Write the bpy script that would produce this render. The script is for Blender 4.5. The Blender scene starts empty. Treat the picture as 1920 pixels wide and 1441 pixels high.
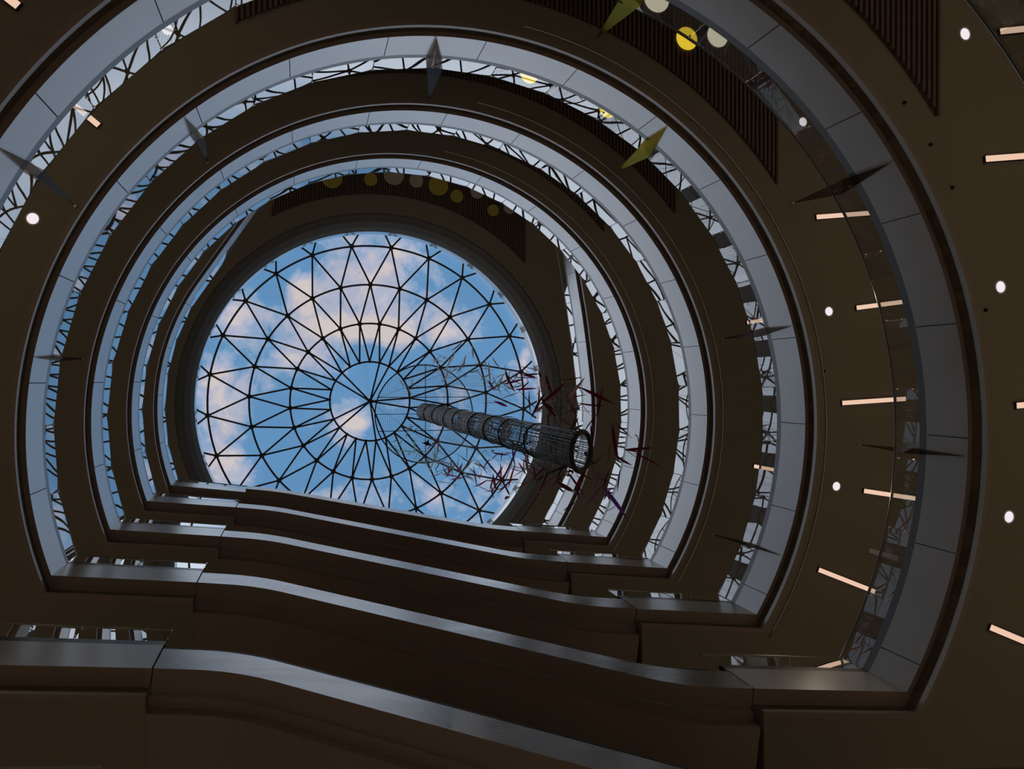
import bpy, bmesh, math, random
from mathutils import Vector, Matrix
from mathutils.geometry import tessellate_polygon
random.seed(7)
PI = math.pi
S = bpy.context.scene
COL = S.collection
# ------------------------------------------------------------------ frame
EYE = 1.6                                   # eye height above the ground floor
CX, CY = 4.0138, 1.2659                     # axis of the atrium, metres from the viewer
cam_d = bpy.data.cameras.new('camera'); cam = bpy.data.objects.new('camera', cam_d); COL.objects.link(cam)
cam_d.sensor_width = 36; cam_d.lens = 1500.0 / 1920 * 36; cam_d.clip_end = 500; cam_d.clip_start = .05
_a, _b = 0.0051, -0.2571
_Rx = Matrix(((1, 0, 0), (0, math.cos(_a), -math.sin(_a)), (0, math.sin(_a), math.cos(_a))))
_Ry = Matrix(((math.cos(_b), 0, math.sin(_b)), (0, 1, 0), (-math.sin(_b), 0, math.cos(_b))))
_R = _Rx @ _Ry
ex, ey, ez = Vector(_R[0]), Vector(_R[1]), Vector(_R[2])
cam.matrix_world = Matrix(((ex.x, -ey.x, -ez.x, 0), (ex.y, -ey.y, -ez.y, 0), (ex.z, -ey.z, -ez.z, EYE), (0, 0, 0, 1)))
S.camera = cam
S.view_settings.view_transform = 'Standard'; S.view_settings.look = 'None'
S.view_settings.exposure = 0; S.view_settings.gamma = 1; S.view_settings.use_curve_mapping = False
S.cycles.use_denoising = True
S.cycles.max_bounces = 12; S.cycles.transparent_max_bounces = 24; S.cycles.diffuse_bounces = 4
S.cycles.glossy_bounces = 6; S.cycles.sample_clamp_indirect = 4; S.cycles.caustics_reflective = False; S.cycles.caustics_refractive = False
LAMP_POWER = 68.0                          # each ceiling downlight
# ------------------------------------------------------------------ sky
W = bpy.data.worlds.new('sky'); S.world = W; W.use_nodes = True
nt = W.node_tree; nt.nodes.clear()
def N(t, **k):
    n = nt.nodes.new(t)
    for a, v in k.items(): setattr(n, a, v)
    return n
def M(op, a, b=None, c=None):
    n = nt.nodes.new('ShaderNodeMath'); n.operation = op
    for i, v in enumerate((a, b, c)):
        if v is None: continue
        if isinstance(v, (int, float)): n.inputs[i].default_value = v
        else: nt.links.new(v, n.inputs[i])
    return n.outputs[0]
tc = N('ShaderNodeTexCoord'); sep = N('ShaderNodeSeparateXYZ'); nt.links.new(tc.outputs['Generated'], sep.inputs[0])
zz = M('MAXIMUM', sep.outputs[2], .12)
U = M('DIVIDE', sep.outputs[0], zz); Vv = M('DIVIDE', sep.outputs[1], zz)
comb = N('ShaderNodeCombineXYZ'); nt.links.new(U, comb.inputs[0]); nt.links.new(Vv, comb.inputs[1]); comb.inputs[2].default_value = 3.3
def noise(scale, detail, rough, dist=0.0):
    n = N('ShaderNodeTexNoise'); n.inputs['Scale'].default_value = scale; n.inputs['Detail'].default_value = detail
    n.inputs['Roughness'].default_value = rough; n.inputs['Distortion'].default_value = dist
    nt.links.new(comb.outputs[0], n.inputs['Vector']); return n.outputs['Fac']
def blob(cx, cy, rx, ry, amp):
    dx = M('DIVIDE', M('SUBTRACT', U, cx), rx); dy = M('DIVIDE', M('SUBTRACT', Vv, cy), ry)
    d2 = M('ADD', M('MULTIPLY', dx, dx), M('MULTIPLY', dy, dy))
    return M('MULTIPLY', M('EXPONENT', M('MULTIPLY', d2, -1.0)), amp)
BLOBS = [(-0.087,0.021,0.027,0.047,0.42), (-0.085,0.105,0.032,0.027,0.40), (-0.071,-0.078,0.030,0.022,0.30), (0.002,-0.105,0.020,0.030,0.42), (0.020,-0.060,0.032,0.022,0.40), (0.063,-0.066,0.027,0.015,0.42), (0.106,-0.054,0.030,0.015,0.32), (0.174,-0.063,0.042,0.022,0.30), (0.082,-0.117,0.064,0.047,0.24), (0.116,-0.153,0.032,0.020,0.14), (0.060,0.056,0.027,0.022,0.36), (0.020,-0.022,0.037,0.017,0.16), (0.191,0.012,0.017,0.012,0.20), (0.025,0.138,0.022,0.010,0.30), (0.161,0.145,0.012,0.010,0.22), (0.280,-0.028,0.007,0.017,0.34), (0.253,0.115,0.027,0.017,0.26), (-0.044,-0.026,0.040,0.025,0.14), (-0.113,-0.058,0.015,0.037,0.15), (-0.033,-0.114,0.012,0.027,-0.30), (0.080,-0.029,0.054,0.017,-0.26), (-0.031,0.045,0.027,0.030,-0.25), (-0.003,0.117,0.054,0.030,-0.25), (0.153,0.097,0.062,0.030,-0.20), (0.217,-0.121,0.035,0.027,-0.30), (0.254,-0.074,0.020,0.037,-0.28), (0.116,0.071,0.037,0.030,-0.14), (0.092,0.002,0.030,0.015,-0.14), (0.243,0.036,0.030,0.040,-0.14), (-0.060,0.078,0.010,0.015,-0.12)]
acc = M('MULTIPLY', M('SUBTRACT', noise(15, 9, .62, .5), .5), 1.25)
acc = M('ADD', acc, M('MULTIPLY', M('SUBTRACT', noise(48, 6, .6, .2), .5), .45))
for bl in BLOBS: acc = M('ADD', acc, blob(*bl[:4], bl[4] * 1.05))
ramp = N('ShaderNodeValToRGB'); nt.links.new(M('ADD', acc, .385), ramp.inputs[0])
cr = ramp.color_ramp; cr.interpolation = 'EASE'
cr.elements[0].position = .30; cr.elements[0].color = (.122, .285, .515, 1)
cr.elements[1].position = .80; cr.elements[1].color = (.650, .575, .570, 1)
for p, c in ((.40, (.135, .300, .520, 1)), (.50, (.270, .385, .570, 1)), (.62, (.430, .460, .590, 1))):
    e = cr.elements.new(p); e.color = c
du, dv = M('SUBTRACT', U, .08), M('SUBTRACT', Vv, .03)
rad = M('SQRT', M('ADD', M('MULTIPLY', du, du), M('MULTIPLY', dv, dv)))
hzr = N('ShaderNodeValToRGB'); nt.links.new(rad, hzr.inputs[0]); hr = hzr.color_ramp      # bright cloud bank round the zenith, duller lower down
hr.elements[0].position = .21; hr.elements[0].color = (0, 0, 0, 1); hr.elements[1].position = .31; hr.elements[1].color = (1, 1, 1, 1)
hmix = N('ShaderNodeMix', data_type='RGBA'); nt.links.new(hzr.outputs[0], hmix.inputs[0]); nt.links.new(ramp.outputs[0], hmix.inputs[6])
bank = N('ShaderNodeValToRGB'); nt.links.new(rad, bank.inputs[0]); br = bank.color_ramp
br.elements[0].position = .50; br.elements[0].color = (1, 1, 1, 1); br.elements[1].position = .72; br.elements[1].color = (.58, .60, .63, 1); e = br.elements.new(.88); e.color = (.30, .31, .33, 1)
side = N('ShaderNodeMix', data_type='RGBA'); sf = M('SUBTRACT', .5, M('MULTIPLY', U, 1.25)); sf.node.use_clamp = True; nt.links.new(sf, side.inputs[0])
east = N('ShaderNodeValToRGB'); nt.links.new(U, east.inputs[0]); er = east.color_ramp
er.elements[0].position = .28; er.elements[0].color = (.98, 1.10, 1.28, 1); er.elements[1].position = .46; er.elements[1].color = (.42, .52, .68, 1)
nt.links.new(east.outputs[0], side.inputs[6]); side.inputs[7].default_value = (.92, 1.02, 1.17, 1)
bm2 = N('ShaderNodeMix', data_type='RGBA', blend_type='MULTIPLY'); bm2.inputs[0].default_value = 1.0
nt.links.new(side.outputs[2], bm2.inputs[6]); nt.links.new(bank.outputs[0], bm2.inputs[7]); nt.links.new(bm2.outputs[2], hmix.inputs[7])
bgn = N('ShaderNodeBackground'); bgn.inputs['Strength'].default_value = 1.0; nt.links.new(hmix.outputs[2], bgn.inputs['Color'])
wo = N('ShaderNodeOutputWorld'); nt.links.new(bgn.outputs[0], wo.inputs[0])
# ------------------------------------------------------------------ materials
def base(name):
    m = bpy.data.materials.new(name); m.use_nodes = True; t = m.node_tree
    return m, t, t.nodes['Principled BSDF'], t.nodes['Material Output']
def mat(name, col, rough=.6, metal=0.0, var=0.0, scale=6.0, rvar=0.0, spec=.5, stretch=None, emit=None):
    m, t, p, o = base(name)
    p.inputs['Base Color'].default_value = (*col, 1); p.inputs['Roughness'].default_value = rough
    p.inputs['Metallic'].default_value = metal; p.inputs['Specular IOR Level'].default_value = spec
    if var or rvar:
        c = t.nodes.new('ShaderNodeTexCoord'); n = t.nodes.new('ShaderNodeTexNoise'); n.inputs['Scale'].default_value = scale
        n.inputs['Detail'].default_value = 5
        mp = t.nodes.new('ShaderNodeMapping'); mp.inputs['Scale'].default_value = stretch or (1, 1, 1)
        t.links.new(c.outputs['Object'], mp.inputs[0]); t.links.new(mp.outputs[0], n.inputs['Vector'])
        if var:
            mx = t.nodes.new('ShaderNodeMix'); mx.data_type = 'RGBA'
            mx.inputs[6].default_value = (*[x * (1 - var) for x in col], 1); mx.inputs[7].default_value = (*[min(1, x * (1 + var)) for x in col], 1)
            t.links.new(n.outputs['Fac'], mx.inputs[0]); t.links.new(mx.outputs[2], p.inputs['Base Color'])
        if rvar:
            r = t.nodes.new('ShaderNodeMapRange'); r.inputs[3].default_value = max(.02, rough - rvar); r.inputs[4].default_value = rough + rvar
            t.links.new(n.outputs['Fac'], r.inputs[0]); t.links.new(r.outputs[0], p.inputs['Roughness'])
    if emit:
        p.inputs['Emission Color'].default_value = (*emit[0], 1); p.inputs['Emission Strength'].default_value = emit[1]
    return m
def glass(name, tint, floor_, gain, rough=0.0, gcol=(1, 1, 1), ior=1.5, bump=0.0):
    m, t, p, o = base(name); t.nodes.remove(p)
    tr = t.nodes.new('ShaderNodeBsdfTransparent'); tr.inputs[0].default_value = (*tint, 1)
    gl = t.nodes.new('ShaderNodeBsdfGlossy'); gl.inputs['Color'].default_value = (*gcol, 1); gl.inputs['Roughness'].default_value = rough
    fr = t.nodes.new('ShaderNodeFresnel'); fr.inputs[0].default_value = ior
    ma = t.nodes.new('ShaderNodeMath'); ma.operation = 'MULTIPLY_ADD'; ma.inputs[1].default_value = gain; ma.inputs[2].default_value = floor_; ma.use_clamp = True
    mx = t.nodes.new('ShaderNodeMixShader')
    ge = t.nodes.new('ShaderNodeNewGeometry'); fb = t.nodes.new('ShaderNodeMath'); fb.operation = 'SUBTRACT'; fb.inputs[0].default_value = 1.0
    fm = t.nodes.new('ShaderNodeMath'); fm.operation = 'MULTIPLY'
    t.links.new(ge.outputs['Backfacing'], fb.inputs[1]); t.links.new(ma.outputs[0], fm.inputs[0]); t.links.new(fb.outputs[0], fm.inputs[1])
    t.links.new(fr.outputs[0], ma.inputs[0]); t.links.new(fm.outputs[0], mx.inputs[0]); t.links.new(tr.outputs[0], mx.inputs[1]); t.links.new(gl.outputs[0], mx.inputs[2])
    if bump:
        c = t.nodes.new('ShaderNodeTexCoord'); n = t.nodes.new('ShaderNodeTexNoise'); n.inputs['Scale'].default_value = .8; n.inputs['Detail'].default_value = 0
        b = t.nodes.new('ShaderNodeBump'); b.inputs['Strength'].default_value = bump; b.inputs['Distance'].default_value = .02
        t.links.new(c.outputs['Object'], n.inputs['Vector']); t.links.new(n.outputs['Fac'], b.inputs['Height'])
        t.links.new(b.outputs[0], gl.inputs['Normal'])
    t.links.new(mx.outputs[0], o.inputs[0]); return m
def lamp_mat(name, col, strength):
    m, t, p, o = base(name); t.nodes.remove(p); e = t.nodes.new('ShaderNodeEmission')
    e.inputs[0].default_value = (*col, 1); e.inputs[1].default_value = strength; t.links.new(e.outputs[0], o.inputs[0]); return m
MAT = dict(
    soffit=mat('painted_soffit', (.31, .265, .20), .85, var=.05, scale=.6, spec=.1),
    under=mat('dark_underside', (.36, .275, .23), .8, var=.05, scale=1, spec=.1),
    lip=mat('grey_trim', (.60, .585, .55), .45, metal=.55, var=.08, scale=3),
    line=mat('cornice_line', (.62, .58, .50), .6),
    bead=mat('polished_bead', (.8, .8, .8), .15, metal=1),
    panel=mat('fascia_panel', (.80, .80, .81), .25, metal=.42, var=.04, scale=1.0, rvar=.03),
    channel=mat('shadow_channel', (.55, .41, .33), .85, var=.04, scale=1),
    joint=mat('joint_backing', (.04, .04, .04), .8),  # dark backing strip seen in the gaps between fascia panels
    shoe=mat('glass_channel', (.20, .20, .20), .32, metal=.8, var=.1, scale=4),
    rail=mat('handrail_steel', (.30, .27, .24), .28, metal=1),
    steel=mat('escalator_cladding', (.47, .465, .46), .27, metal=.7, var=.14, scale=1.1, rvar=.10, stretch=(.5, 1, 2.2)),
    step=mat('escalator_step', (.16, .16, .17), .5, metal=.8),
    rubber=mat('black_rubber', (.02, .02, .02), .5),
    floor=mat('pale_stone_floor', (.66, .61, .54), .45, var=.08, scale=.8),
    wall=mat('plaster_wall', (.42, .35, .27), .8, var=.05, scale=.5),
    slat=mat('brown_slat', (.175, .118, .095), .7, var=.12, scale=3),
    slatback=mat('slat_backing', (.115, .08, .065), .9),
    cornice=mat('cornice_paint', (.20, .175, .14), .8, var=.04, scale=.7, spec=.2),
    oculus=mat('oculus_cladding', (.92, .92, .92), .16, metal=.9, var=.14, scale=1.5),
    bar=mat('dome_steel', (.075, .06, .05), .5, metal=.3, var=.1, scale=3),
    domeglass=glass('dome_glass', (.97, .98, .99), .02, .5),
    pane=glass('balustrade_glass', (.96, .985, .975), .30, 1.25, bump=.12),
    escglass=glass('escalator_glass', (.80, .82, .82), .05, .6),
    fin=glass('smoked_glass', (.52, .47, .43), .05, .22, rough=.16, gcol=(.55, .48, .42)),
    yellow_glow=glass('glow_tinted_glass', (.60, .48, .12), .16, .3, rough=.3, gcol=(.95, .74, .12)),  # yellow lamp glow on two fins, put into the glass tint
    wire=mat('galvanised_wire', (.12, .12, .125), .45, metal=.6),
    rim=mat('dark_wire_rim', (.06, .05, .045), .6, metal=.3),
    sleeve=mat('wire_sleeve', (.30, .31, .33), .5, metal=.4, var=.35, scale=9, stretch=(1, 1, .25)),
    black=mat('black_fitting', (.015, .013, .012), .6),
    white=mat('white_trim', (.7, .68, .66), .5),
    dlamp=lamp_mat('downlight_lens', (.92, .80, .84), 1.0),
    llamp=lamp_mat('linear_lens', (1.0, .66, .48), .86),
    ylampb=lamp_mat('yellow_lens_bright', (.80, .56, .02), 1.5), wlampb=lamp_mat('cream_lens_bright', (.72, .62, .45), 1.4),
    ylamp=lamp_mat('yellow_lens', (.74, .51, .035), .95),
    wlamp=lamp_mat('cream_lens', (.68, .60, .45), .95),
    yoff=mat('yellow_lens_unlit', (.62, .48, .08), .6), woff=mat('cream_lens_unlit', (.62, .56, .46), .6),
)
def blade_mat(name, col):
    m, t, p, o = base(name)
    p.inputs['Base Color'].default_value = (*col, 1); p.inputs['Roughness'].default_value = .35
    tl = t.nodes.new('ShaderNodeBsdfTranslucent'); tl.inputs[0].default_value = (*col, 1)
    mx = t.nodes.new('ShaderNodeMixShader'); mx.inputs[0].default_value = .75
    t.links.new(p.outputs[0], mx.inputs[1]); t.links.new(tl.outputs[0], mx.inputs[2]); t.links.new(mx.outputs[0], o.inputs[0]); return m
# ------------------------------------------------------------------ mesh helpers
class MB:
    def __init__(s): s.v = []; s.f = []; s.m = []
    def add(s, vs, fs, mi=0):
        o = len(s.v); s.v += [tuple(x) for x in vs]
        for f in fs: s.f.append([i + o for i in f]); s.m.append(mi)
    def quad(s, a, b, c, d, mi=0): s.add([a, b, c, d], [(0, 1, 2, 3)], mi)
    def box(s, lo, hi, mi=0):
        x0, y0, z0 = lo; x1, y1, z1 = hi
        s.add([(x0, y0, z0), (x1, y0, z0), (x1, y1, z0), (x0, y1, z0), (x0, y0, z1), (x1, y0, z1), (x1, y1, z1), (x0, y1, z1)],
              [(3, 2, 1, 0), (4, 5, 6, 7), (0, 1, 5, 4), (1, 2, 6, 5), (2, 3, 7, 6), (3, 0, 4, 7)], mi)
    def hexa(s, p, mi=0):
        s.add(p, [(3, 2, 1, 0), (4, 5, 6, 7), (0, 1, 5, 4), (1, 2, 6, 5), (2, 3, 7, 6), (3, 0, 4, 7)], mi)
    def tube(s, pts, r, n=8, closed=False, mi=0, caps=True):
        pts = [Vector(p) for p in pts]; k = len(pts); rings = []; up = None
        for i, p in enumerate(pts):
            a = pts[i - 1] if (i or closed) else p; b = pts[(i + 1) % k] if (i < k - 1 or closed) else p
            d = (b - a).normalized()
            if up is None or abs(up.dot(d)) > .98: up = Vector((0, 0, 1)) if abs(d.z) < .9 else Vector((1, 0, 0))
            u = (up - d * up.dot(d)).normalized(); w = d.cross(u); up = u
            rr = r[i] if isinstance(r, (list, tuple)) else r
            rings.append([p + (u * math.cos(2 * PI * j / n) + w * math.sin(2 * PI * j / n)) * rr for j in range(n)])
        o = len(s.v)
        for rg in rings: s.v += [tuple(x) for x in rg]
        for i in range(k if closed else k - 1):
            i2 = (i + 1) % k
            for j in range(n):
                s.f.append([o + i * n + j, o + i * n + (j + 1) % n, o + i2 * n + (j + 1) % n, o + i2 * n + j]); s.m.append(mi)
        if caps and not closed:
            s.f.append([o + j for j in range(n)][::-1]); s.m.append(mi); s.f.append([o + (k - 1) * n + j for j in range(n)]); s.m.append(mi)
    def lathe(s, prof, n=128, c=(0, 0), mi=0, closed=False):
        o = len(s.v); k = len(prof)
        for i in range(n):
            a = 2 * PI * i / n
            for r, z in prof: s.v.append((c[0] + r * math.cos(a), c[1] + r * math.sin(a), z))
        for i in range(n):
            i2 = (i + 1) % n
            for j in range(k if closed else k - 1):
                j2 = (j + 1) % k
                s.f.append([o + i * k + j, o + i2 * k + j, o + i2 * k + j2, o + i * k + j2]); s.m.append(mi if isinstance(mi, int) else mi[j])
    def build(s, name, mats, parent=None, smooth=False, fix=True):
        me = bpy.data.meshes.new(name); me.from_pydata(s.v, [], s.f)
        for mm in (mats if isinstance(mats, (list, tuple)) else [mats]): me.materials.append(mm)
        me.polygons.foreach_set('material_index', s.m); me.update()
        if fix:
            bm = bmesh.new(); bm.from_mesh(me); bmesh.ops.recalc_face_normals(bm, faces=bm.faces); bm.to_mesh(me); bm.free()
        if smooth:
            me.polygons.foreach_set('use_smooth', [True] * len(me.polygons)); me.set_sharp_from_angle(angle=math.radians(35))
        o = bpy.data.objects.new(name, me); COL.objects.link(o)
        if parent: o.parent = parent; o.matrix_parent_inverse = Matrix.Translation(-Vector(parent.location)) if False else Matrix()
        return o
def tag(o, label, cat, group=None, kind=None):
    if label: o['label'] = label
    if cat: o['category'] = cat
    if group: o['group'] = group
    if kind: o['kind'] = kind
    return o
def struct(o, label=None): o['kind'] = 'structure'; return tag(o, label, 'structure' if label else None)
def empty(name, loc=(0, 0, 0), rot=(0, 0, 0)):
    o = bpy.data.objects.new(name, None); COL.objects.link(o); o.location = loc; o.rotation_euler = rot; o.empty_display_size = .2; return o
def copy_tree(o, parent=None):
    c = o.copy(); COL.objects.link(c)
    if parent: c.parent = parent
    for ch in [x for x in KIDS.get(o.name, [])]: KIDS.setdefault(c.name, []).append(copy_tree(ch, c))
    return c
KIDS = {}
def part(o, parent): KIDS.setdefault(parent.name, []).append(o); return o
def P(r, deg, h): return Vector((CX + r * math.cos(math.radians(deg)), CY + r * math.sin(math.radians(deg)), h + EYE))
def chord(x): return 4.367 + (x + 5.471) * .1283
CH_D = Vector((1, .1283, 0)).normalized(); CH_N = Vector((-CH_D.y, CH_D.x, 0))
LV = [('Y', 8.66), ('Z', 14.30), ('A', 20.12), ('B', 25.885), ('C', 31.68), ('D', 37.01)]
HH = dict(LV)
RING = dict(Y='lowest, mostly out of view', Z='outermost visible ring', A='second ring from the outside', B='third ring from the outside', C='fourth ring from the outside', D='innermost ring under the dome')
A0, A1 = -198.3, 32.4                       # the round part of the void, degrees
XL, XR = -2.4, 8.8                          # the escalator opening in the straight side
# ------------------------------------------------------------------ plan paths (x, y) running left landing > curve > right landing
def ring_path(step=1.2):
    p = [(XL, chord(XL), 'c')]
    n = int(round((A1 - A0) / step)); 
    for i in range(n + 1):
        v = P(10, A0 + (A1 - A0) * i / n, 0); p.append((v.x, v.y, 'a'))
    p.append((XR, chord(XR), 'c')); return p
def top_path():
    p = [(XL, chord(XL) + .15, 'c')]
    for i in range(41):
        v = P(10.0 - .02 * i / 40, -198.9 + (53.0) * i / 40, 0); p.append((v.x, v.y, 'a'))
    for q in ((-3.4, -12.9), (7.85, -12.9), (8.86, -6.8)):
        p.append((CX + q[0], CY + q[1], 'a'))
    pts = [(8.86, -6.8), (9.08, -5.51), (9.3, -4.21), (9.58, -2.13), (9.72, -.74), (9.76, .57), (9.66, 1.7), (9.40, 2.8), (9.0, 3.9), (8.45, 5.0), (7.9, 5.95)]
    for i in range(len(pts) - 1):
        for t in (.25, .5, .75, 1.0):
            a, b = pts[i], pts[i + 1]
            c0 = pts[max(0, i - 1)]; c3 = pts[min(len(pts) - 1, i + 2)]
            q = [0.5 * ((2 * a[k]) + (-c0[k] + b[k]) * t + (2 * c0[k] - 5 * a[k] + 4 * b[k] - c3[k]) * t * t + (-c0[k] + 3 * a[k] - 3 * b[k] + c3[k]) * t ** 3) for k in (0, 1)]
            p.append((CX + q[0], CY + q[1], 'a'))
    p.append((CX + 6.9, CY + 7.55, 'a')); return p
def offset(path, oa, oc):
    """points moved outward (away from the void): oa on the curve, oc on the straight landings"""
    out = []; n = len(path)
    def seg(i):
        a, b = Vector(path[i][:2]), Vector(path[i + 1][:2]); d = (b - a).normalized()
        nn = Vector((d.y, -d.x)); o = oc if (path[i][2] == 'c' or path[i + 1][2] == 'c') else oa
        return nn, o
    for i in range(n):
        p = Vector(path[i][:2])
        if i == 0: nn, o = seg(0); out.append(p - nn * -o if False else p + nn * o); continue
        if i == n - 1: nn, o = seg(n - 2); out.append(p + nn * o); continue
        (n1, o1), (n2, o2) = seg(i - 1), seg(i)
        det = n1.x * n2.y - n1.y * n2.x
        if abs(det) < 1e-4: out.append(p + n1 * (o1 if abs(o1 - o2) < 1e-6 else (o1 + o2) / 2)); continue
        out.append(p + Vector(((o1 * n2.y - o2 * n1.y) / det, (n1.x * o2 - n2.x * o1) / det)))
    return out
# the path runs with the void on its left or right: check and flip the normal so offsets go outward
def orient(path):
    o = offset(path, .1, .1); k = len(path) // 2
    c = Vector((CX, CY)); 
    return 1 if (o[len(path) // 5] - c).length > (Vector(path[len(path) // 5][:2]) - c).length else -1
def off(path, oa, oc):
    s = orient(path); return offset(path, s * oa, s * oc)
def sweep(mb, rows, mi):
    """rows: list of (list of 2d pts, z) ; faces between consecutive rows"""
    for (p0, z0), (p1, z1) in zip(rows[:-1], rows[1:]):
        o = len(mb.v); n = len(p0)
        mb.v += [(q.x, q.y, z0 + EYE) for q in p0] + [(q.x, q.y, z1 + EYE) for q in p1]
        for i in range(n - 1): mb.f.append([o + i, o + i + 1, o + n + i + 1, o + n + i]); mb.m.append(mi)
OUT = [(-13.0, -17.0), (25.5, -17.0), (25.5, 19.5), (-13.0, 19.5)]
FH = 1.19; SOF = -.40; GAP = -.275; TOP = 1.10
def slab(name, hole, z0, z1, mats):
    polys = [[Vector((x, y, 0)) for x, y in OUT], [Vector((q[0], q[1], 0)) for q in hole]]
    tris = tessellate_polygon(polys); allv = polys[0] + polys[1]; n = len(allv)
    mb = MB(); mb.v = [(v.x, v.y, z0 + EYE) for v in allv] + [(v.x, v.y, z1 + EYE) for v in allv]
    for t in tris:
        mb.f.append([t[0], t[1], t[2]]); mb.m.append(0); mb.f.append([t[2] + n, t[1] + n, t[0] + n]); mb.m.append(1)
    o = 4
    for i in range(len(hole)):
        j = (i + 1) % len(hole); mb.f.append([o + i, o + j, o + j + n, o + i + n]); mb.m.append(0)
    for i in range(4):
        j = (i + 1) % 4; mb.f.append([i, j, j + n, i + n]); mb.m.append(0)
    ob = mb.build(name, mats, fix=False)
    me = ob.data
    for p in me.polygons:          # undersides face down, tops face up
        if p.material_index == 0 and abs(p.normal.z) > .5 and p.normal.z > 0: p.flip()
        if p.material_index == 1 and p.normal.z < 0: p.flip()
    me.update(); return ob
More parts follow.
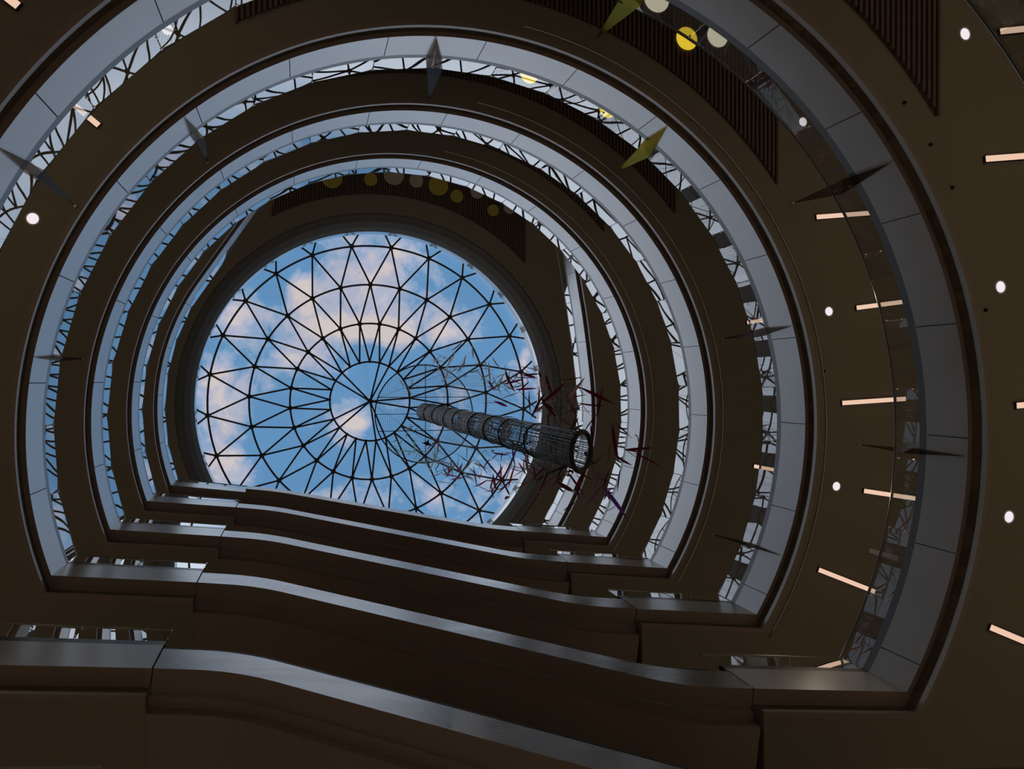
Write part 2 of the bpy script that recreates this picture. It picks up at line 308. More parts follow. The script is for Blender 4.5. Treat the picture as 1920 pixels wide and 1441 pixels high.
# ------------------------------------------------------------------ the building shell
gm = MB(); gm.box((-13.3, -17.3, -.4), (25.8, 19.8, 0)); struct(gm.build('floor', MAT['floor']))
for nm, lo, hi in (('wall_left', (-13.3, -17.3, 0), (-13, 19.8, 47.2)), ('wall_right', (25.5, -17.3, 0), (25.8, 19.8, 47.2)),
                   ('wall_back', (-13, -17.3, 0), (25.5, -17, 47.2)), ('wall_front', (-13, 19.5, 0), (25.5, 19.8, 47.2))):
    m = MB(); m.box(lo, hi); struct(m.build(nm, MAT['wall']))
paths = {}
for ki, (k, h) in enumerate(LV):
    path = top_path() if k == 'D' else ring_path(); paths[k] = path
    e0, e1 = off(path, 0, 0), off(path, .12, .32)
    # slab with the void and the escalator well cut out
    hole = [(q.x, q.y) for q in e1]
    if k == 'D': hole += [(CX + 6.3, CY + 8.6), (XL, chord(XL) + 3.5)]
    else: hole += [(XR, chord(XR) + 3.5), (XL, chord(XL) + 3.5)]
    struct(slab('floor_%d' % (ki + 1), hole, h + SOF, h + TOP, [MAT['soffit'], MAT['floor']]))
    # edge: fascia panels, dark underside, grey lip, polished bead
    m = MB()
    n = len(path); arc = [i for i in range(n) if path[i][2] == 'a']
    ef, eb = e0, off(path, .05, .05)
    joint_deg = [-.4 - 14.4 * j for j in range(-2, 14)]
    def isj(i):
        x, y, t = path[i]
        if k == 'D': return i % 9 == 0
        if t == 'c': return True
        a = math.degrees(math.atan2(y - CY, x - CX)); 
        return any(abs(((a - d + 180) % 360) - 180) < .6 for d in joint_deg)
    st = 0
    cuts = [i for i in range(n) if (isj(i) or i in (0, n - 1))]
    for c0, c1 in zip(cuts[:-1], cuts[1:]):
        pts = [Vector(p) for p in ef[c0:c1 + 1]]
        g = .010 
        if len(pts) > 1:
            pts[0] = pts[0] + (pts[1] - pts[0]).normalized() * g; pts[-1] = pts[-1] + (pts[-2] - pts[-1]).normalized() * g
        sweep(m, [(pts, h), (pts, h + FH)], 0)
    sweep(m, [(eb, h + .01), (eb, h + FH)], 3)
    sweep(m, [(ef, h), (e1, h)], 1)
    sweep(m, [(ef, h + FH), (off(path, .12, .12), h + FH)], 0)
    sweep(m, [(e1, h), (e1, h + GAP)], 5)
    el = off(path, .10, .30); ei = off(path, .20, .40)
    sweep(m, [(e1, h + GAP), (el, h + GAP), (el, h + SOF - .012)], 2)
    sweep(m, [(el, h + SOF - .012), (ei, h + SOF - .012), (ei, h + SOF + .004)], 1)
    bead = off(path, .40, .52)
    sel = [i for i in range(n) if path[i][2] == 'a' and -82 < math.degrees(math.atan2(path[i][1] - CY, path[i][0] - CX)) < 40]
    if k in 'ABC': m.tube([(bead[i].x, bead[i].y, h + SOF - .020 + EYE) for i in sel], .019, 8, mi=4)
    struct(m.build('trim_%d' % (ki + 1), [MAT['panel'], MAT['under'], MAT['lip'], MAT['joint'], MAT['bead'], MAT['channel']], smooth=True, fix=False))
    # balustrade
    b = empty('glass_balustrade', P(10, -90, h + FH))
    org = Vector(b.location)
    tag(b, 'curved glass balustrade of the %s' % RING[k], 'balustrade', 'glass balustrades round the atrium')
    def loc(pts): return [(x - org.x, y - org.y, z - org.z) for x, y, z in pts]
    s = MB(); s0, s1 = off(path, .0, .0), off(path, .09, .09)
    sweep(s, [(s0, h + FH), (s0, h + FH + .22), (s1, h + FH + .22), (s1, h + FH)], 0); s.v = loc(s.v)
    s.build('base_channel', MAT['shoe'], b, smooth=True)
    gp = off(path, .045, .045)
    # pane stations
    if k == 'D':
        st, accd = [0], 0
        for i in range(1, n):
            accd += (Vector(path[i][:2]) - Vector(path[i - 1][:2])).length
            if accd > 1.5 or i == n - 1: st.append(i); accd = 0
        stat = [gp[i] for i in st]
    else:
        stat = [gp[0], (gp[0] + gp[1]) / 2]
        for j in range(25):
            v = P(10.045, A0 + (A1 - A0) * j / 24, 0); stat.append(Vector((v.x, v.y)))
        stat += [(gp[-1] + gp[-2]) / 2, gp[-1]]
    zt = h + 2.20
    rg = random.Random(ki * 31 + 5)
    for a, c in zip(stat[:-1], stat[1:]):
        d = (c - a); L = d.length
        if L < .3: continue
        d.normalize(); nn = Vector((d.y, -d.x)); a2, c2 = a + d * .012, c - d * .012
        g = MB(); z0 = h + FH + .02; tl = rg.uniform(-.004, .004); tw = rg.uniform(-.004, .004)
        q = [a2 + nn * (-.006 + tw), c2 + nn * (-.006 - tw), c2 + nn * (.006 - tw), a2 + nn * (.006 + tw)]; q2 = [x + nn * tl for x in q]
        g.hexa(loc([(x.x, x.y, z0 + EYE) for x in q] + [(x.x, x.y, zt + EYE) for x in q2])); g.build('glass_panel', MAT['pane'], b)
        if k in 'ZA' and L < 2.2:
            for dz in (.42, .93):
                f = MB(); f.tube(loc([(a.x - nn.x * .03, a.y - nn.y * .03, z0 + dz + EYE), (a.x + nn.x * .03, a.y + nn.y * .03, z0 + dz + EYE)]), .022, 8)
                f.build('clamp', MAT['bead'], b)
    r = MB(); rp = off(path, .045, .045)
    r.tube(loc([(q.x, q.y, zt + .03 + EYE) for q in rp]), .034, 8); r.build('handrail', MAT['rail'], b, smooth=True)
# top ceiling, stepped cornice, oculus, roof
def circle(r, n=160): return [(CX + r * math.cos(2 * PI * i / n), CY + r * math.sin(2 * PI * i / n)) for i in range(n)]
struct(slab('ceiling', circle(10.12), 42.5, 42.9, [MAT['soffit'], MAT['wall']]))
m = MB()
prof = [(10.12, 42.5), (10.12, 42.60), (10.06, 42.62), (9.95, 42.70), (9.95, 42.78), (9.72, 43.06), (9.72, 43.14), (9.50, 43.48), (9.50, 43.56), (9.355, 43.98), (9.355, 44.02)]
m.lathe([(r, z + EYE) for r, z in prof], 192, (CX, CY), [1, 0, 0, 2, 0, 2, 0, 2, 0, 0])
struct(m.build('trim_7', [MAT['cornice'], MAT['line'], MAT['soffit']], smooth=True, fix=False))
m = MB(); m.lathe([(9.355, 44.02 + EYE), (9.42, 45.28 + EYE), (9.75, 45.30 + EYE), (9.75, 44.02 + EYE)], 192, (CX, CY), 0, closed=True)
struct(m.build('trim_8', MAT['oculus'], smooth=True))
struct(slab('ceiling_1', circle(9.74), 44.6, 45.29, [MAT['wall'], MAT['wall']]))
# ------------------------------------------------------------------ dome
dome = empty('skylight_dome', P(0, 0, 45.3)); dorg = Vector(dome.location)
tag(dome, 'round glazed dome of dark steel triangles over the atrium', 'skylight')
TIER = [(2.39, 49.02, 9.9), (4.68, 48.62, 2.85), (6.91, 47.82, 10.1), (9.03, 46.82, 2.95), (10.95, 45.45, 10.1)]
def dn(t, i):
    r, h, ph = TIER[t]; return P(r, ph + 14.4 * i, h) - dorg
hubp = P(0, 0, 49.2) - dorg
bars = []
for t in range(4):
    s = 0 if TIER[t + 1][2] < TIER[t][2] else -1
    for i in range(25):
        a = dn(t, i)
        for j in (s, s + 1): bars.append((a, dn(t + 1, i + j)))
for i in (-1, 0, 4, 5, 9, 10, 14, 15, 19, 20): bars.insert(0, (hubp, dn(0, i)))
nb = 0; stuff = MB()
for a, c in bars:
    if nb < 99:
        m = MB(); m.tube([a, c], .058, 6); m.build('lattice_bar', MAT['bar'], dome, smooth=True); nb += 1
    else: stuff.tube([a, c], .058, 6)
o = stuff.build('lattice_bar', MAT['bar'], dome, smooth=True); o['kind'] = 'stuff'
for t in range(5):
    r, h, ph = TIER[t]; m = MB()
    m.tube([P(r, 360 * i / 150, h) - dorg for i in range(150)], .062 if t < 4 else .12, 6, closed=True); m.build('ring_bar', MAT['bar'], dome, smooth=True)
for t in range(4):
    for i in range(25):
        p = dn(t, i); rr = .075 if t == 0 else .145
        m = MB(); m.tube([p - Vector((0, 0, .09)), p + Vector((0, 0, .07))], rr, 12); m.build('node_plate', MAT['bar'], dome, smooth=True)
m = MB(); m.tube([hubp - Vector((0, 0, .12)), hubp + Vector((0, 0, .1))], .17, 16); m.build('hub', MAT['bar'], dome, smooth=True)
m = MB(); up = Vector((0, 0, .07))
for i in range(25): m.add([hubp + up, dn(0, i) + up, dn(0, i + 1) + up], [(0, 1, 2)])
for t in range(4):
    s = 0 if TIER[t + 1][2] < TIER[t][2] else -1
    for i in range(25):
        m.add([dn(t, i) + up, dn(t + 1, i + s) + up, dn(t + 1, i + s + 1) + up], [(0, 1, 2)])
        m.add([dn(t, i) + up, dn(t + 1, i + s + 1) + up, dn(t, i + 1) + up], [(0, 1, 2)])
m.build('glazing', MAT['domeglass'], dome)
# ------------------------------------------------------------------ escalators
def escalator(lo, up_, which):
    hl, hu = HH[lo], HH[up_]
    dy = 0
    e = empty('escalator', (XL, chord(XL), hu + EYE)); org = Vector(e.location)
    tag(e, 'stacked escalator with grey metal side panel, %s' % which, 'escalator', 'escalators crossing the straight side')
    prof = [(XL + .02, hu)]
    for t in range(7):                       # upper bend
        u = t / 6; prof.append((-1.75 + 1.3 * u, hu - .42 * u * u))
    xs, zs = prof[-1]; xe, ze = 6.6, hl + .42
    prof.append(((xs + xe) / 2, (zs + ze) / 2))
    for t in range(7):
        u = t / 6; prof.append((xe + 1.3 * u, hl + .42 * (1 - u) ** 2))
    prof.append((XR - .02, hl))
    def at(x, n, z): return Vector((x, chord(x), z + EYE)) + CH_N * n - org
    def strip(mb, a, b, mi=0):
        oo = len(mb.v); k = len(prof)
        mb.v += [tuple(at(x, a[0], z + a[1])) for x, z in prof] + [tuple(at(x, b[0], z + b[1])) for x, z in prof]
        for i in range(k - 1): mb.f.append([oo + i, oo + i + 1, oo + k + i + 1, oo + k + i]); mb.m.append(mi)
    PH = 1.0
    m = MB(); strip(m, (0, 0), (0, PH)); strip(m, (0, PH), (.14, PH)); strip(m, (.14, PH), (.14, .5)); o = m.build('side_panel', MAT['steel'], e, smooth=True, fix=False)
    m = MB(); strip(m, (0, 0), (.42, 0), 0); strip(m, (.42, 0), (.42, -.13), 1); strip(m, (.42, -.13), (.60, -.13), 0); strip(m, (.60, -.13), (.60, -.39), 0); strip(m, (.60, -.39), (3.28, -.39), 0); strip(m, (3.28, -.39), (3.28, PH), 0)
    m.build('underside', [MAT['under'], MAT['lip']], e, smooth=True, fix=False)
    for n in (.28, 1.42, 1.72, 2.9):
        g = MB(); strip(g, (n, PH - .3), (n, PH + .78)); strip(g, (n + .012, PH + .78), (n + .012, PH - .3)); g.build('glass_side', MAT['escglass'], e, fix=False)
        r = MB(); r.tube([at(x, n + .006, z + PH + .82) for x, z in prof], .035, 6); r.build('handrail', MAT['rubber'], e, smooth=True)
    for n in (.38, 1.82):
        s = MB()
        for i in range(44):
            x = XL + .1 + (XR - XL - .2) * i / 44; x2 = XL + .1 + (XR - XL - .2) * (i + 1) / 44
            import bisect
            xx = [q[0] for q in prof]; j = min(max(bisect.bisect_right(xx, x) - 1, 0), len(prof) - 2)
            z = prof[j][1] + (prof[j + 1][1] - prof[j][1]) * (x - prof[j][0]) / max(1e-6, prof[j + 1][0] - prof[j][0]) + PH - .12
            s.hexa([at(x, n, z - .2), at(x2, n, z - .2), at(x2, n + .96, z - .2), at(x, n + .96, z - .2), at(x, n, z), at(x2, n, z), at(x2, n + .96, z), at(x, n + .96, z)])
        s.build('steps', MAT['step'], e)
    return e
escalator('C', 'D', 'uppermost of the five, below the dome edge')
escalator('B', 'C', 'second from the top of the five')
escalator('A', 'B', 'middle of the five, third from the top')
escalator('Z', 'A', 'second from the bottom of the five')
escalator('Y', 'Z', 'lowest and nearest of the five')
# ------------------------------------------------------------------ slatted ceiling fields
def slats(h, xr, label):
    e = empty('slatted_ceiling', P(0, 0, h)); org = Vector(e.location); tag(e, label, 'ceiling panel', 'slatted ceiling fields')
    m = MB(); R0 = 11.05; x = -5.5; x_end = xr
    def yin(x): return -math.sqrt(R0 * R0 - x * x)
    while x < x_end:
        y0 = yin(x); y1 = -15.6
        if x < -3.3: y1 = max(y1, -9.75 - (x + 5.55) * 3.1 - .0)
        if y1 < y0 - .02: m.box((x, y1, -.10), (x + .062, y0, -.001))
        x += .126
    m.build('slats', MAT['slat'], e)
    b = MB(); k = 40; pts = [(-5.5 + (x_end + 5.5) * i / k) for i in range(k + 1)]
    for a, c in zip(pts[:-1], pts[1:]):
        ya = -15.6 if a > -3.3 else max(-15.6, -9.75 - (a + 5.55) * 3.1); yc = -15.6 if c > -3.3 else max(-15.6, -9.75 - (c + 5.55) * 3.1)
        b.quad((a, yin(a), -.008), (c, yin(c), -.008), (c, min(yc, yin(c)), -.008), (a, min(ya, yin(a)), -.008))
    b.build('backing_board', MAT['slatback'], e)
def PS(r, deg, lev):
    """a place on the soffit of a gallery; r, deg were surveyed on a plane 0.18 m above it"""
    if lev == 'T': return P(r, deg, 42.5)
    v = P(r, deg, 0); k = (HH[lev] - .40) / (HH[lev] - .22); return Vector((v.x * k, v.y * k, SL[lev] + EYE))
SL = {'T': 42.5}
for k, h in LV: SL[k] = h + SOF
slats(SL['T'], 7.95, 'brown slatted ceiling field above the innermost gallery, beside the dome')
slats(SL['C'], 8.2, 'dark slatted ceiling field under the fourth ring from the outside')
slats(SL['B'], 8.5, 'dark slatted ceiling field under the third ring from the outside')
slats(SL['A'], 8.8, 'dark slatted ceiling field under the second ring, behind lit yellow disc')
slats(SL['Z'], 8.75, 'dark slatted ceiling field at the top right corner of the picture')
# round disc lamps among the slats
DISC = [(-102, 11.98, .52, 'y'), (-92.5, 11.78, .34, 'y'), (-86.7, 12.09, .52, 'w'), (-81, 12.0, .36, 'w'), (-75.3, 12.05, .52, 'y'), (-70, 11.87, .34, 'y'), (-65.7, 12.57, .36, 'w'), (-60, 12.12, .31, 'y'), (-56.8, 12.75, .31, 'w')]
def disc(lev, spec, lit, label, group=None):
    a, r, rad, c = spec; e = empty('disc_lamp', PS(r, a, lev) - Vector((0, 0, .106))); tag(e, label, 'lamp', group or ('round lamps on the slats, lit' if lit else 'round lamps on the slats, unlit'))
    m = MB(); m.lathe([(rad + .012, 0), (rad + .012, -.05), (rad, -.055), (rad, -.03)], 48, mi=0); m.build('rim', MAT['woff'] if c == 'w' else MAT['yoff'], e, smooth=True)
    m = MB(); m.lathe([(0.001, -.034), (rad, -.034)], 48)
    m.build('lens', (MAT[('y' if c == 'y' else 'w') + 'lamp' + ('b' if lev == 'B' else '')]) if lit else (MAT['yoff'] if c == 'y' else MAT['woff']), e)
nmc = {'y': 'yellow', 'w': 'cream'}
ordn = ['leftmost large mustard disc, partly hidden by the ring edge', 'small mustard disc, second from the left', 'large pale brown disc left of centre, partly hidden', 'small pale brown disc right beside the large pale one',
        'large mustard disc at the middle of the row', 'small round mustard disc fully visible right of the middle', 'pale disc mostly hidden behind the ring edge', 'small mustard disc near the right end', 'pale brown disc at the far right end, nearly hidden']
for i, d in enumerate(DISC): disc('T', d, False, 'unlit disc lamp on topmost slats: ' + ordn[i])
LB = {6: 'cream lit disc lamp cut by the top edge of the picture', 7: 'bright yellow disc lamp crossed by the handrail at the upper right', 8: 'cream lit disc lamp right of the yellow one, upper right', 5: 'small lit yellow disc lamp beyond the top edge of the picture', 4: 'large lit yellow disc lamp beyond the top edge of the picture'}
for i in (6, 7, 8): disc('A', DISC[i], True, LB[i])
LB2 = {4: 'lit yellow disc behind second ring balustrade, left of its twin', 6: 'cream lit disc sliver between the two yellow discs of the second ring', 7: 'lit yellow disc behind second ring balustrade, beside the smoked glass fin', 8: 'cream lit disc sliver right of the yellow disc near the glass fin'}
for i in (4, 6, 7, 8):
    d = list(DISC[i])
    if i == 4: d = [-73.9, 11.85, .30, 'y']
    if i == 6: d = [-63.6, 12.45, .34, 'w']
    if i == 8: d = [-55.9, 12.55, .32, 'w']
    disc('B', d, True, LB2[i])
# ------------------------------------------------------------------ downlights and linear lamps
def make_downlight(p, label, group):
    e = empty('downlight', p); tag(e, label, 'lamp', group)
    m = MB(); m.lathe([(.155, .0), (.155, -.015), (.125, -.018), (.118, -.004)], 32); part(m.build('trim_ring', MAT['white'], e, smooth=True), e)
    m = MB(); m.lathe([(.001, -.008), (.12, -.008)], 32); part(m.build('lens', MAT['dlamp'], e), e)
    return e
dl0 = None
SPOT = bpy.data.lights.new('downlight_beam', 'SPOT'); SPOT.energy = LAMP_POWER; SPOT.color = (1.0, .87, .70); SPOT.spot_size = math.radians(150); SPOT.spot_blend = .6; SPOT.shadow_soft_size = 0.0
def place_down(r, a, lev, label, group):
    global dl0
    p = PS(r, a, lev)
    if dl0 is None: dl0 = o = make_downlight(p, label, group)
    else: o = copy_tree(dl0); o.location = p; o['label'] = label; o['group'] = group
    s = bpy.data.objects.new('downlight_beam', SPOT); COL.objects.link(s); s.parent = o; s.location = (0, 0, -.06)
    return o
DL = [('A', 10.92, -153.6, 'white round downlight at the left edge, beside the smoked glass fin'), ('A', 11.67, -126.8, 'white round downlight seen through the balustrade glass, upper left'),
      ('A', 13.0, -41.4, 'white round downlight below the tip of the slatted field, upper right'), ('A', 11.1, -17.0, 'white round downlight beside the dashed bright bead, right of the second ring'),
      ('A', 11.02, 9.3, 'white round downlight level with the lower linear lamp, right of the second ring'),
      ('Z', 12.97, -41.8, 'white round downlight at the upper right corner outside the outermost ring'), ('Z', 11.12, -17.2, 'white round downlight by the right edge, outside the outermost ring'),
      ('Z', 11.0, 8.9, 'white round downlight at the lower right edge, outside the outermost ring')]
for k, r, a, lb in DL: place_down(r, a, k, lb, 'round downlights')
# unseen downlights added over every gallery; their floor bounce fills the soffits
for k in ('Y', 'Z', 'A', 'B', 'C', 'D'):
    for a in range(-180, 180, 24):
        rr = 15.2
        v = P(rr, a + 4, SL[k]);
        if not (-12.3 < v.x < 24.8 and -16.3 < v.y < 18.8): continue
        place_down(rr, a + 4, k, 'added fill downlight over the rear of a gallery, outside the picture', 'added fill downlights over the rear of the galleries')
for a in range(-180, 180, 30):  # unseen downlights added here to lift the escalator undersides by floor bounce
    place_down(11.2, a + 6, 'Y', 'added fill downlight round the lowest gallery, outside the picture', 'added fill downlights round the lowest gallery')
for a in range(-180, 180, 30):  # the same added fill downlights under the top ceiling
    place_down(14.6, a, 'T', 'added fill downlight over the rear of a gallery, outside the picture', 'added fill downlights over the rear of the galleries')
LIN = bpy.data.lights.new('linear_beam', 'AREA'); LIN.shape = 'RECTANGLE'
lin_mesh = {}
def linear(p0, p1, lev, label, lit=True):
    a, c = PS(*p0, lev), PS(*p1, lev); L = (c - a).length; L5 = round(L, 2)
    e = empty('linear_lamp', (a + c) / 2, (0, 0, math.atan2((c - a).y, (c - a).x))); tag(e, label, 'lamp', 'linear ceiling lamps')
    m = MB(); m.box((-L5 / 2, -.075, -.06), (L5 / 2, .075, 0)); m.build('housing', MAT['white'] if not lit else MAT['black'], e)
    m = MB(); m.box((-L5 / 2 + .015, -.062, -.078), (L5 / 2 - .015, .062, -.058)); m.build('diffuser', MAT['llamp'] if lit else MAT['white'], e)
    m = MB(); m.box((-L5 / 2, .095, -.03), (L5 / 2, .105, 0)); m.build('side_trim', MAT['lip'], e)
for p0, p1, k, lb in [((11.75, -30.2), (13.5, -27.0), 'A', 'warm linear lamp crossing the handrail, topmost of the right hand row'), ((11.97, -16.3), (13.7, -15.2), 'A', 'warm linear lamp second from the top in the right hand row'),
                      ((11.03, -3.2), (13.22, -3.15), 'A', 'longest warm linear lamp, middle of the right hand row'), ((11.91, 9.35), (13.9, 9.34), 'A', 'warm linear lamp fourth from the top in the right hand row'),
                      ((11.05, 21.96), (13.1, 21.94), 'A', 'warm linear lamp at the bottom of the right hand row'), ((10.95, -140.25), (12.9, -140.29), 'A', 'warm linear lamp at the upper left, behind the balustrade'),
                      ((13.7, -39.8), (15.5, -36.2), 'Z', 'warm linear lamp cut by the top right edge of the picture'), ((11.8, -30.6), (13.6, -27.4), 'Z', 'warm linear lamp at the right edge below the top corner'),
                      ((11.02, -3.73), (13.2, -3.7), 'Z', 'warm linear lamp just entering at the middle of the right edge'), ((11.08, 21.4), (13.1, 21.6), 'Z', 'warm linear lamp at the lower right edge'),
                      ((10.88, -139.4), (12.8, -140.0), 'Z', 'warm linear lamp in the top left corner'), ((11.9, -16.3), (13.7, -15.2), 'B', 'warm linear lamp inside the second ring, upper of two on the right'),
                      ((11.85, 8.8), (13.8, 9.1), 'B', 'warm linear lamp inside the second ring, lower of two on the right')]:
    linear(p0, p1, k, lb)
linear((12.5, 17.1), (13.53, 17.06), 'A', 'unlit pale linear lamp above the lowest lamp on the right', lit=False)
def sprinkler(r, a, lev, lb):
    m = MB(); m.lathe([(.001, -.06), (.022, -.055), (.03, -.045), (.02, -.03), (.02, -.01), (.045, -.008), (.045, 0)], 16)
    o = m.build('sprinkler_head', MAT['black'], smooth=True); o.location = PS(r, a, lev); tag(o, lb, 'sprinkler', 'sprinkler heads')
for q in [(10.77, -40.9, 'Z', 'small black sprinkler head, topmost of the row outside the outermost ring'), (10.78, -35.3, 'Z', 'small black sprinkler head, second of the row outside the outermost ring'), (10.78, -29.8, 'Z', 'small black sprinkler head, third of the row outside the outermost ring'),
          (10.6, -15.2, 'Z', 'small black sprinkler head below the right edge downlight'), (10.57, -8.3, 'A', 'small black sprinkler head between two linear lamps on the right'), (11.3, -145, 'A', 'small black sprinkler head beside the upper left linear lamp')]: sprinkler(*q)
# ------------------------------------------------------------------ smoked glass fins between the galleries
def fin(lev, ab, nxt, rt, at_, lb, w=2.3, yellow_glow=False):
    h, ht = HH[lev], (SL[nxt] if nxt != 'T' else 42.5)
    b_, l_, r_, t_ = P(9.95, ab, h + .05), P(9.90, ab - .2, h + 1.5), P(9.86, ab + w, h + 1.75), PS(rt, at_, nxt)
    e = empty('glass_fin', b_); tag(e, lb, 'glass fin', 'smoked glass fins'); org = b_
    nn = (r_ - l_).cross(t_ - b_).normalized() * .012
    q = [b_ - org, r_ - org, t_ - org, l_ - org]
    m = MB(); m.hexa([x - nn for x in q] + [x + nn for x in q]); m.build('glass_blade', MAT['yellow_glow' if yellow_glow else 'fin'], e)
    c = MB(); c.tube([t_ - org + Vector((0, 0, 0)), t_ - org - Vector((0, 0, .09))], .03, 10); c.build('anchor', MAT['bead'], e)
for q in [('A', -131.8, 'B', 10.3, -130.8, 'smoked glass fin on the second ring, upper left', 1.2), ('A', -94.0, 'B', 10.3, -90.2, 'widest smoked glass fin, on the second ring at the top centre', 2.6),
          ('A', -55.3, 'B', 10.6, -52.6, 'smoked glass fin tinted with a yellow lamp glow, second ring upper right', 2.3, True), ('A', -16.4, 'B', 10.8, -14.7, 'smoked glass fin on the second ring at the right, by a linear lamp', 1.2),
          ('A', 22.0, 'B', 10.9, 22.6, 'smoked glass fin on the second ring, lower right', .5), ('A', -169.7, 'B', 10.3, -169.4, 'smoked glass fin on the second ring at the far left', .5),
          ('Z', -150.2, 'A', 10.3, -149.9, 'smoked glass fin with white glint at the left edge, outermost ring', .9), ('Z', -74.4, 'A', 10.83, -71.2, 'smoked glass fin tinted with a yellow lamp glow at the top edge, outermost ring', 2.6, True),
          ('Z', -36.1, 'A', 11.3, -33.7, 'smoked glass fin on the outermost ring, upper right', 1.6), ('Z', 2.2, 'A', 11.6, 2.9, 'smoked glass fin on the outermost ring at the right, below centre', .5)]: fin(*q)
# ------------------------------------------------------------------ hanging sculpture
AX, AY = 5.8, 1.52
sc = empty('wire_column', (AX, AY, 16.2 + EYE)); tag(sc, 'tall hanging column of grey wire mesh below the dome, open at its dark lower ring', 'sculpture')
def A_(th, h, r=.42): return (r * math.cos(th), r * math.sin(th), h - 16.2 + max(0, 1 - (h - 16.2) / 4.0) * .55 * math.cos(th))
rg = random.Random(3)
m = MB()
for i in range(56):
    th = 2 * PI * i / 56; pts = []; w = rg.uniform(-.05, .05)
    for j in range(13):
        hh = 16.2 + 22.6 * j / 12; pts.append(A_(th + w * math.sin(j * 1.3) + rg.uniform(-.03, .03), hh, .41 + rg.uniform(-.012, .012)))
    m.tube(pts, .0105, 4, caps=False)
m.build('wires', MAT['wire'], sc)
m = MB()
for j in range(70):
    hh = 16.5 + 22.2 * j / 69 + rg.uniform(-.08, .08)
    m.tube([A_(2 * PI * i / 24, hh + .06 * math.sin(3 * 2 * PI * i / 24 + j)) for i in range(24)], .006, 4, closed=True)
m.build('cross_wires', MAT['wire'], sc)
for hh in (19.4, 22.0, 24.0, 26.3, 29.2, 31.2, 34.0, 36.4):
    m = MB(); m.tube([A_(2 * PI * i / 32, hh, .425) for i in range(32)], .022, 6, closed=True); m.build('hoop', MAT['rim'], sc, smooth=True)
m = MB(); m.tube([A_(2 * PI * i / 48, 16.2, .42) for i in range(48)], .055, 10, closed=True); m.build('lower_ring', MAT['rim'], sc, smooth=True)
def sleeve(h0, h1, holes, name='mesh_sleeve'):
    m = MB(); nth, dz = 64, .06; nz = int((h1 - h0) / dz); o = len(m.v)
    for j in range(nz + 1):
        for i in range(nth): m.v.append(A_(2 * PI * i / nth, h0 + (h1 - h0) * j / nz, .40))
    for j in range(nz):
        for i in range(nth):
            th = 2 * PI * (i + .5) / nth; z = h0 + (h1 - h0) * (j + .5) / nz
            if any((((th - t + PI) % (2 * PI) - PI) * .40) ** 2 + ((z - q) * sc_) ** 2 < r * r for t, q, r, sc_ in holes): continue
            if rg.random() < .06: continue
            m.f.append([j * nth + i, j * nth + (i + 1) % nth, (j + 1) * nth + (i + 1) % nth, (j + 1) * nth + i]); m.m.append(0)
    m.build(name, MAT['sleeve'], sc, fix=False)
sleeve(33.6, 38.7, []); sleeve(26.6, 32.4, [(PI, 28.4, .30, .30), (PI / 2 + .4, 28.6, .28, .30), (0, 28.4, .30, .30), (-PI / 2 + .4, 28.6, .28, .3), (2.4, 30.6, .2, .3)]); sleeve(23.6, 24.9, [])
for th, h0, a2, dz in ((.3, 16.6, .9, 1.3), (-1.2, 17.2, .8, 1.0), (2.2, 16.8, .7, .8), (1.3, 17.6, .6, .9)):
    m = MB(); m.tube([A_(th, h0, .42), A_(th + .2, h0 + .4 * dz, .42 + .5 * a2), A_(th - .1, h0 + dz, .42 + a2)], [.035, .022, .006], 6); m.build('branch', MAT['rim'], sc, smooth=True)
# wire disc it hangs from
gd = empty('wire_disc', (AX + .02, AY + .12, 39.0 + EYE)); tag(gd, 'round wire grid disc hung under the dome above the wire column', 'sculpture frame')
m = MB(); m.tube([(2.40 * math.cos(2 * PI * i / 96), 2.40 * math.sin(2 * PI * i / 96), 0) for i in range(96)], .030, 8, closed=True); m.build('hoop', MAT['rim'], gd, smooth=True)
m = MB()
for i in range(-23, 24):
    x = i * .1; y = math.sqrt(2.38 ** 2 - x * x)
    m.tube([(x, -y, 0), (x, y, 0)], .0035, 4); m.tube([(-y, x, .006), (y, x, .006)], .0035, 4)
m.build('wire_grid', MAT['rim'], gd)
for q in (-.82, 0, .82):
    y = math.sqrt(2.38 ** 2 - q * q); m = MB(); m.tube([(-y, q, .02), (y, q, .02)], .018, 6); m.build('cross_bar', MAT['rim'], gd)
m = MB(); m.tube([(.05, -2.38, .02), (.05, 2.38, .02)], .018, 6); m.build('cross_bar', MAT['rim'], gd)
dt = Vector((CX, CY, 49.1 + EYE))
for i, (x, y) in enumerate(((-2.35, .3), (1.2, -2.05), (1.1, 2.1))):
    t = dt - Vector(gd.location) + Vector((x * .04, y * .04, 0)); m = MB(); m.tube([(x, y, 0), t], .008, 4); m.build('hanger_cable', MAT['rim'], gd)
m = MB(); m.tube([(0, 0, -.35), (0, 0, .02)], .02, 6); m.build('hook', MAT['rim'], gd)
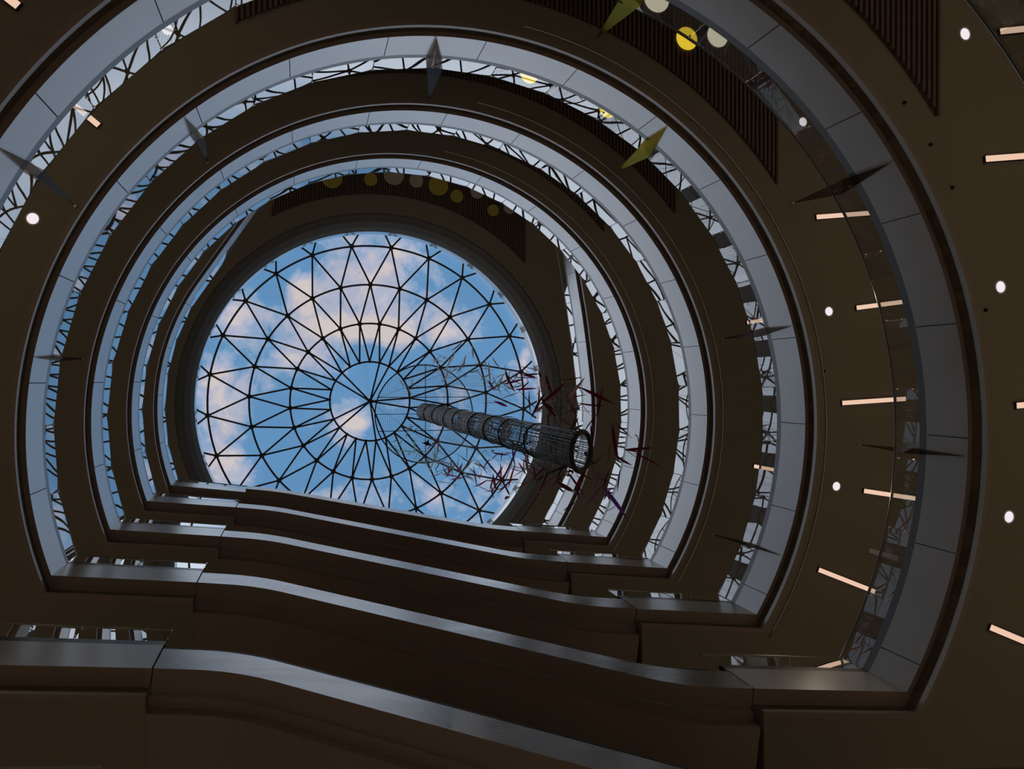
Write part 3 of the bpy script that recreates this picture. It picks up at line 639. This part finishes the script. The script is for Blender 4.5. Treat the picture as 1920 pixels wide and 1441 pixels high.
# pendant blades swirling round the column
BC = dict(pale=((.80, .80, .78), 'pale grey'), white=((.97, .93, .91), 'white'), cream=((.88, .82, .60), 'cream'), magenta=((.72, .12, .48), 'magenta'), maroon=((.42, .06, .12), 'dark maroon'), pink=((.85, .60, .66), 'pale pink'),
          rust=((.48, .12, .06), 'rust red'), mint=((.74, .97, .82), 'mint green'), rose=((.88, .55, .64), 'dusty rose'), red=((.80, .22, .22), 'red'), violet=((.52, .22, .80), 'violet'))
CL = [(5.01, .31, 38.0, 'pale', 5, .35), (6.16, -.68, 36.0, 'white', 9, .45), (6.51, -.54, 35.0, 'white', 8, .5), (6.71, -.51, 33.0, 'pale', 7, .5), (6.95, -.42, 31.0, 'white', 8, .5), (6.86, -.02, 28.0, 'cream', 9, .5), (7.0, .04, 27.0, 'white', 7, .45),
      (6.56, .57, 26.0, 'magenta', 5, .5), (6.93, .04, 26.0, 'magenta', 4, .5), (6.83, -.13, 24.0, 'magenta', 5, .5), (6.6, .52, 23.5, 'maroon', 6, .6), (6.72, .19, 22.5, 'maroon', 6, .5), (6.81, .82, 22.5, 'maroon', 6, .6), (6.82, .33, 21.5, 'pink', 6, .5),
      (6.89, .69, 21.0, 'maroon', 6, .5), (6.91, .32, 20.5, 'rust', 6, .5), (6.98, .66, 20.0, 'pink', 5, .4), (6.8, .83, 19.0, 'rust', 5, .4), (7.01, .43, 19.0, 'maroon', 3, .4), (5.14, 2.21, 38.0, 'pale', 6, .4), (4.38, 3.08, 38.0, 'mint', 4, .3),
      (4.94, 3.43, 37.5, 'mint', 6, .45), (5.39, 3.55, 35.5, 'mint', 8, .5), (5.63, 3.6, 34.0, 'white', 6, .4), (5.62, 3.83, 32.0, 'mint', 6, .45), (5.84, 2.96, 36.0, 'rose', 6, .4), (5.72, 3.4, 31.0, 'rose', 8, .45), (5.83, 3.5, 30.0, 'rose', 8, .4),
      (6.3, 3.05, 30.0, 'mint', 7, .45), (6.82, 2.61, 29.5, 'mint', 5, .4), (6.23, 3.2, 28.0, 'rose', 4, .4), (6.07, 3.36, 25.5, 'red', 8, .45), (6.35, 3.36, 24.5, 'red', 9, .45), (6.46, 2.9, 23.0, 'red', 6, .45), (6.67, 2.63, 28.0, 'magenta', 3, .4),
      (6.81, 3.01, 27.0, 'violet', 4, .35), (6.87, 2.69, 26.5, 'violet', 4, .4), (6.74, 2.58, 24.0, 'violet', 4, .4), (6.71, 2.59, 23.0, 'pink', 7, .4), (6.66, 2.71, 22.0, 'maroon', 5, .45), (6.73, 2.62, 20.5, 'maroon', 5, .5), (6.59, 2.68, 18.8, 'maroon', 5, .45),
      (6.65, 2.28, 18.2, 'rust', 4, .4), (6.67, 2.66, 17.2, 'violet', 4, .35), (6.85, 2.57, 17.0, 'violet', 4, .3), (6.75, 2.0, 17.5, 'rust', 4, .3), (7.11, 1.39, 17.3, 'maroon', 5, .4), (7.13, 1.49, 16.3, 'maroon', 5, .35), (6.62, 1.14, 18.5, 'rust', 3, .3)]
bm_ = {k: blade_mat('blade_' + k, v[0]) for k, v in BC.items()}
def blade_mesh(col, w):
    m = MB(); n = 9
    for i in range(n + 1):
        t = i / n; z = -.5 + t; ww = w * (math.sin(PI * t) ** .8) + .003; bow = .05 * math.sin(PI * t)
        m.v += [(-ww, bow, z), (0, bow + .012, z), (ww, bow, z), (0, bow - .004, z)]
    for i in range(n):
        for j in range(4): m.f.append([i * 4 + j, i * 4 + (j + 1) % 4, i * 4 + 4 + (j + 1) % 4, i * 4 + 4 + j]); m.m.append(0)
    m.f.append([0, 1, 2, 3]); m.m.append(0); m.f.append([n * 4 + 3, n * 4 + 2, n * 4 + 1, n * 4]); m.m.append(0)
    return m.build('pendant_blade', bm_[col], smooth=True)
protos = {}; nblade = 0; blades = []
for x, y, h, col, cnt, sp in CL:
    for i in range(cnt):
        kk = (col, rg.randrange(3))
        if kk not in protos: o = protos[kk] = blade_mesh(col, (.014, .030, .045)[kk[1]])
        else: o = protos[kk].copy(); COL.objects.link(o)
        for _ in range(30):
            q = (x + rg.gauss(0, sp * .6), y + rg.gauss(0, sp * .6), h + rg.gauss(0, sp * 1.3))
            if (q[0] - AX) ** 2 + (q[1] - AY) ** 2 > .85 ** 2 and q[2] < 38.3: break
        o.location = (q[0], q[1], q[2] + EYE); s = rg.uniform(.45, .95) * (1.0 if h > 27 else 1.05)
        o.scale = (s, s, s); o.rotation_euler = (rg.uniform(.2, 1.5) * rg.choice((-1, 1)), rg.uniform(-.5, .5), rg.uniform(0, 2 * PI))
        tag(o, '%s pointed blade hanging in the swirl around the wire column' % BC[col][1], 'pendant', '%s hanging blades' % BC[col][1]); nblade += 1; blades.append(o)
print('blades', nblade)
tm = MB(); tm.tube([(0, 0, 0), (0, 0, 1)], .0012, 4); th0 = tm.build('thread', MAT['wire']); first = True
bpy.context.view_layer.update()
for o in blades:                                    # the thread each blade hangs by
    t = th0 if first else th0.copy()
    if not first: COL.objects.link(t)
    first = False; t.parent = o; t.matrix_parent_inverse = o.matrix_world.inverted()
    p = o.location; t.location = p; t.scale = (1, 1, max(.05, 39.0 + EYE - p.z))
# small black bird under the dome glass
m = MB(); m.lathe([(.001, -.16), (.03, -.12), (.055, 0), (.03, .13), (.001, .2)], 10)
m.add([(.03, 0, .06), (.26, 0, -.06), (.03, 0, -.09), (.03, .02, 0)], [(0, 1, 2), (0, 1, 3), (1, 2, 3), (0, 2, 3)]); m.add([(-.03, 0, .06), (-.26, 0, -.06), (-.03, 0, -.09), (-.03, .02, 0)], [(0, 1, 2), (0, 1, 3), (1, 2, 3), (0, 2, 3)])
o = m.build('bird', MAT['black'], smooth=True); o.location = (5.55, 2.86, 36.3 + EYE); o.rotation_euler = (PI / 2, 0, .3); tag(o, 'small dark bird shape with spread wings under the dome', 'bird')
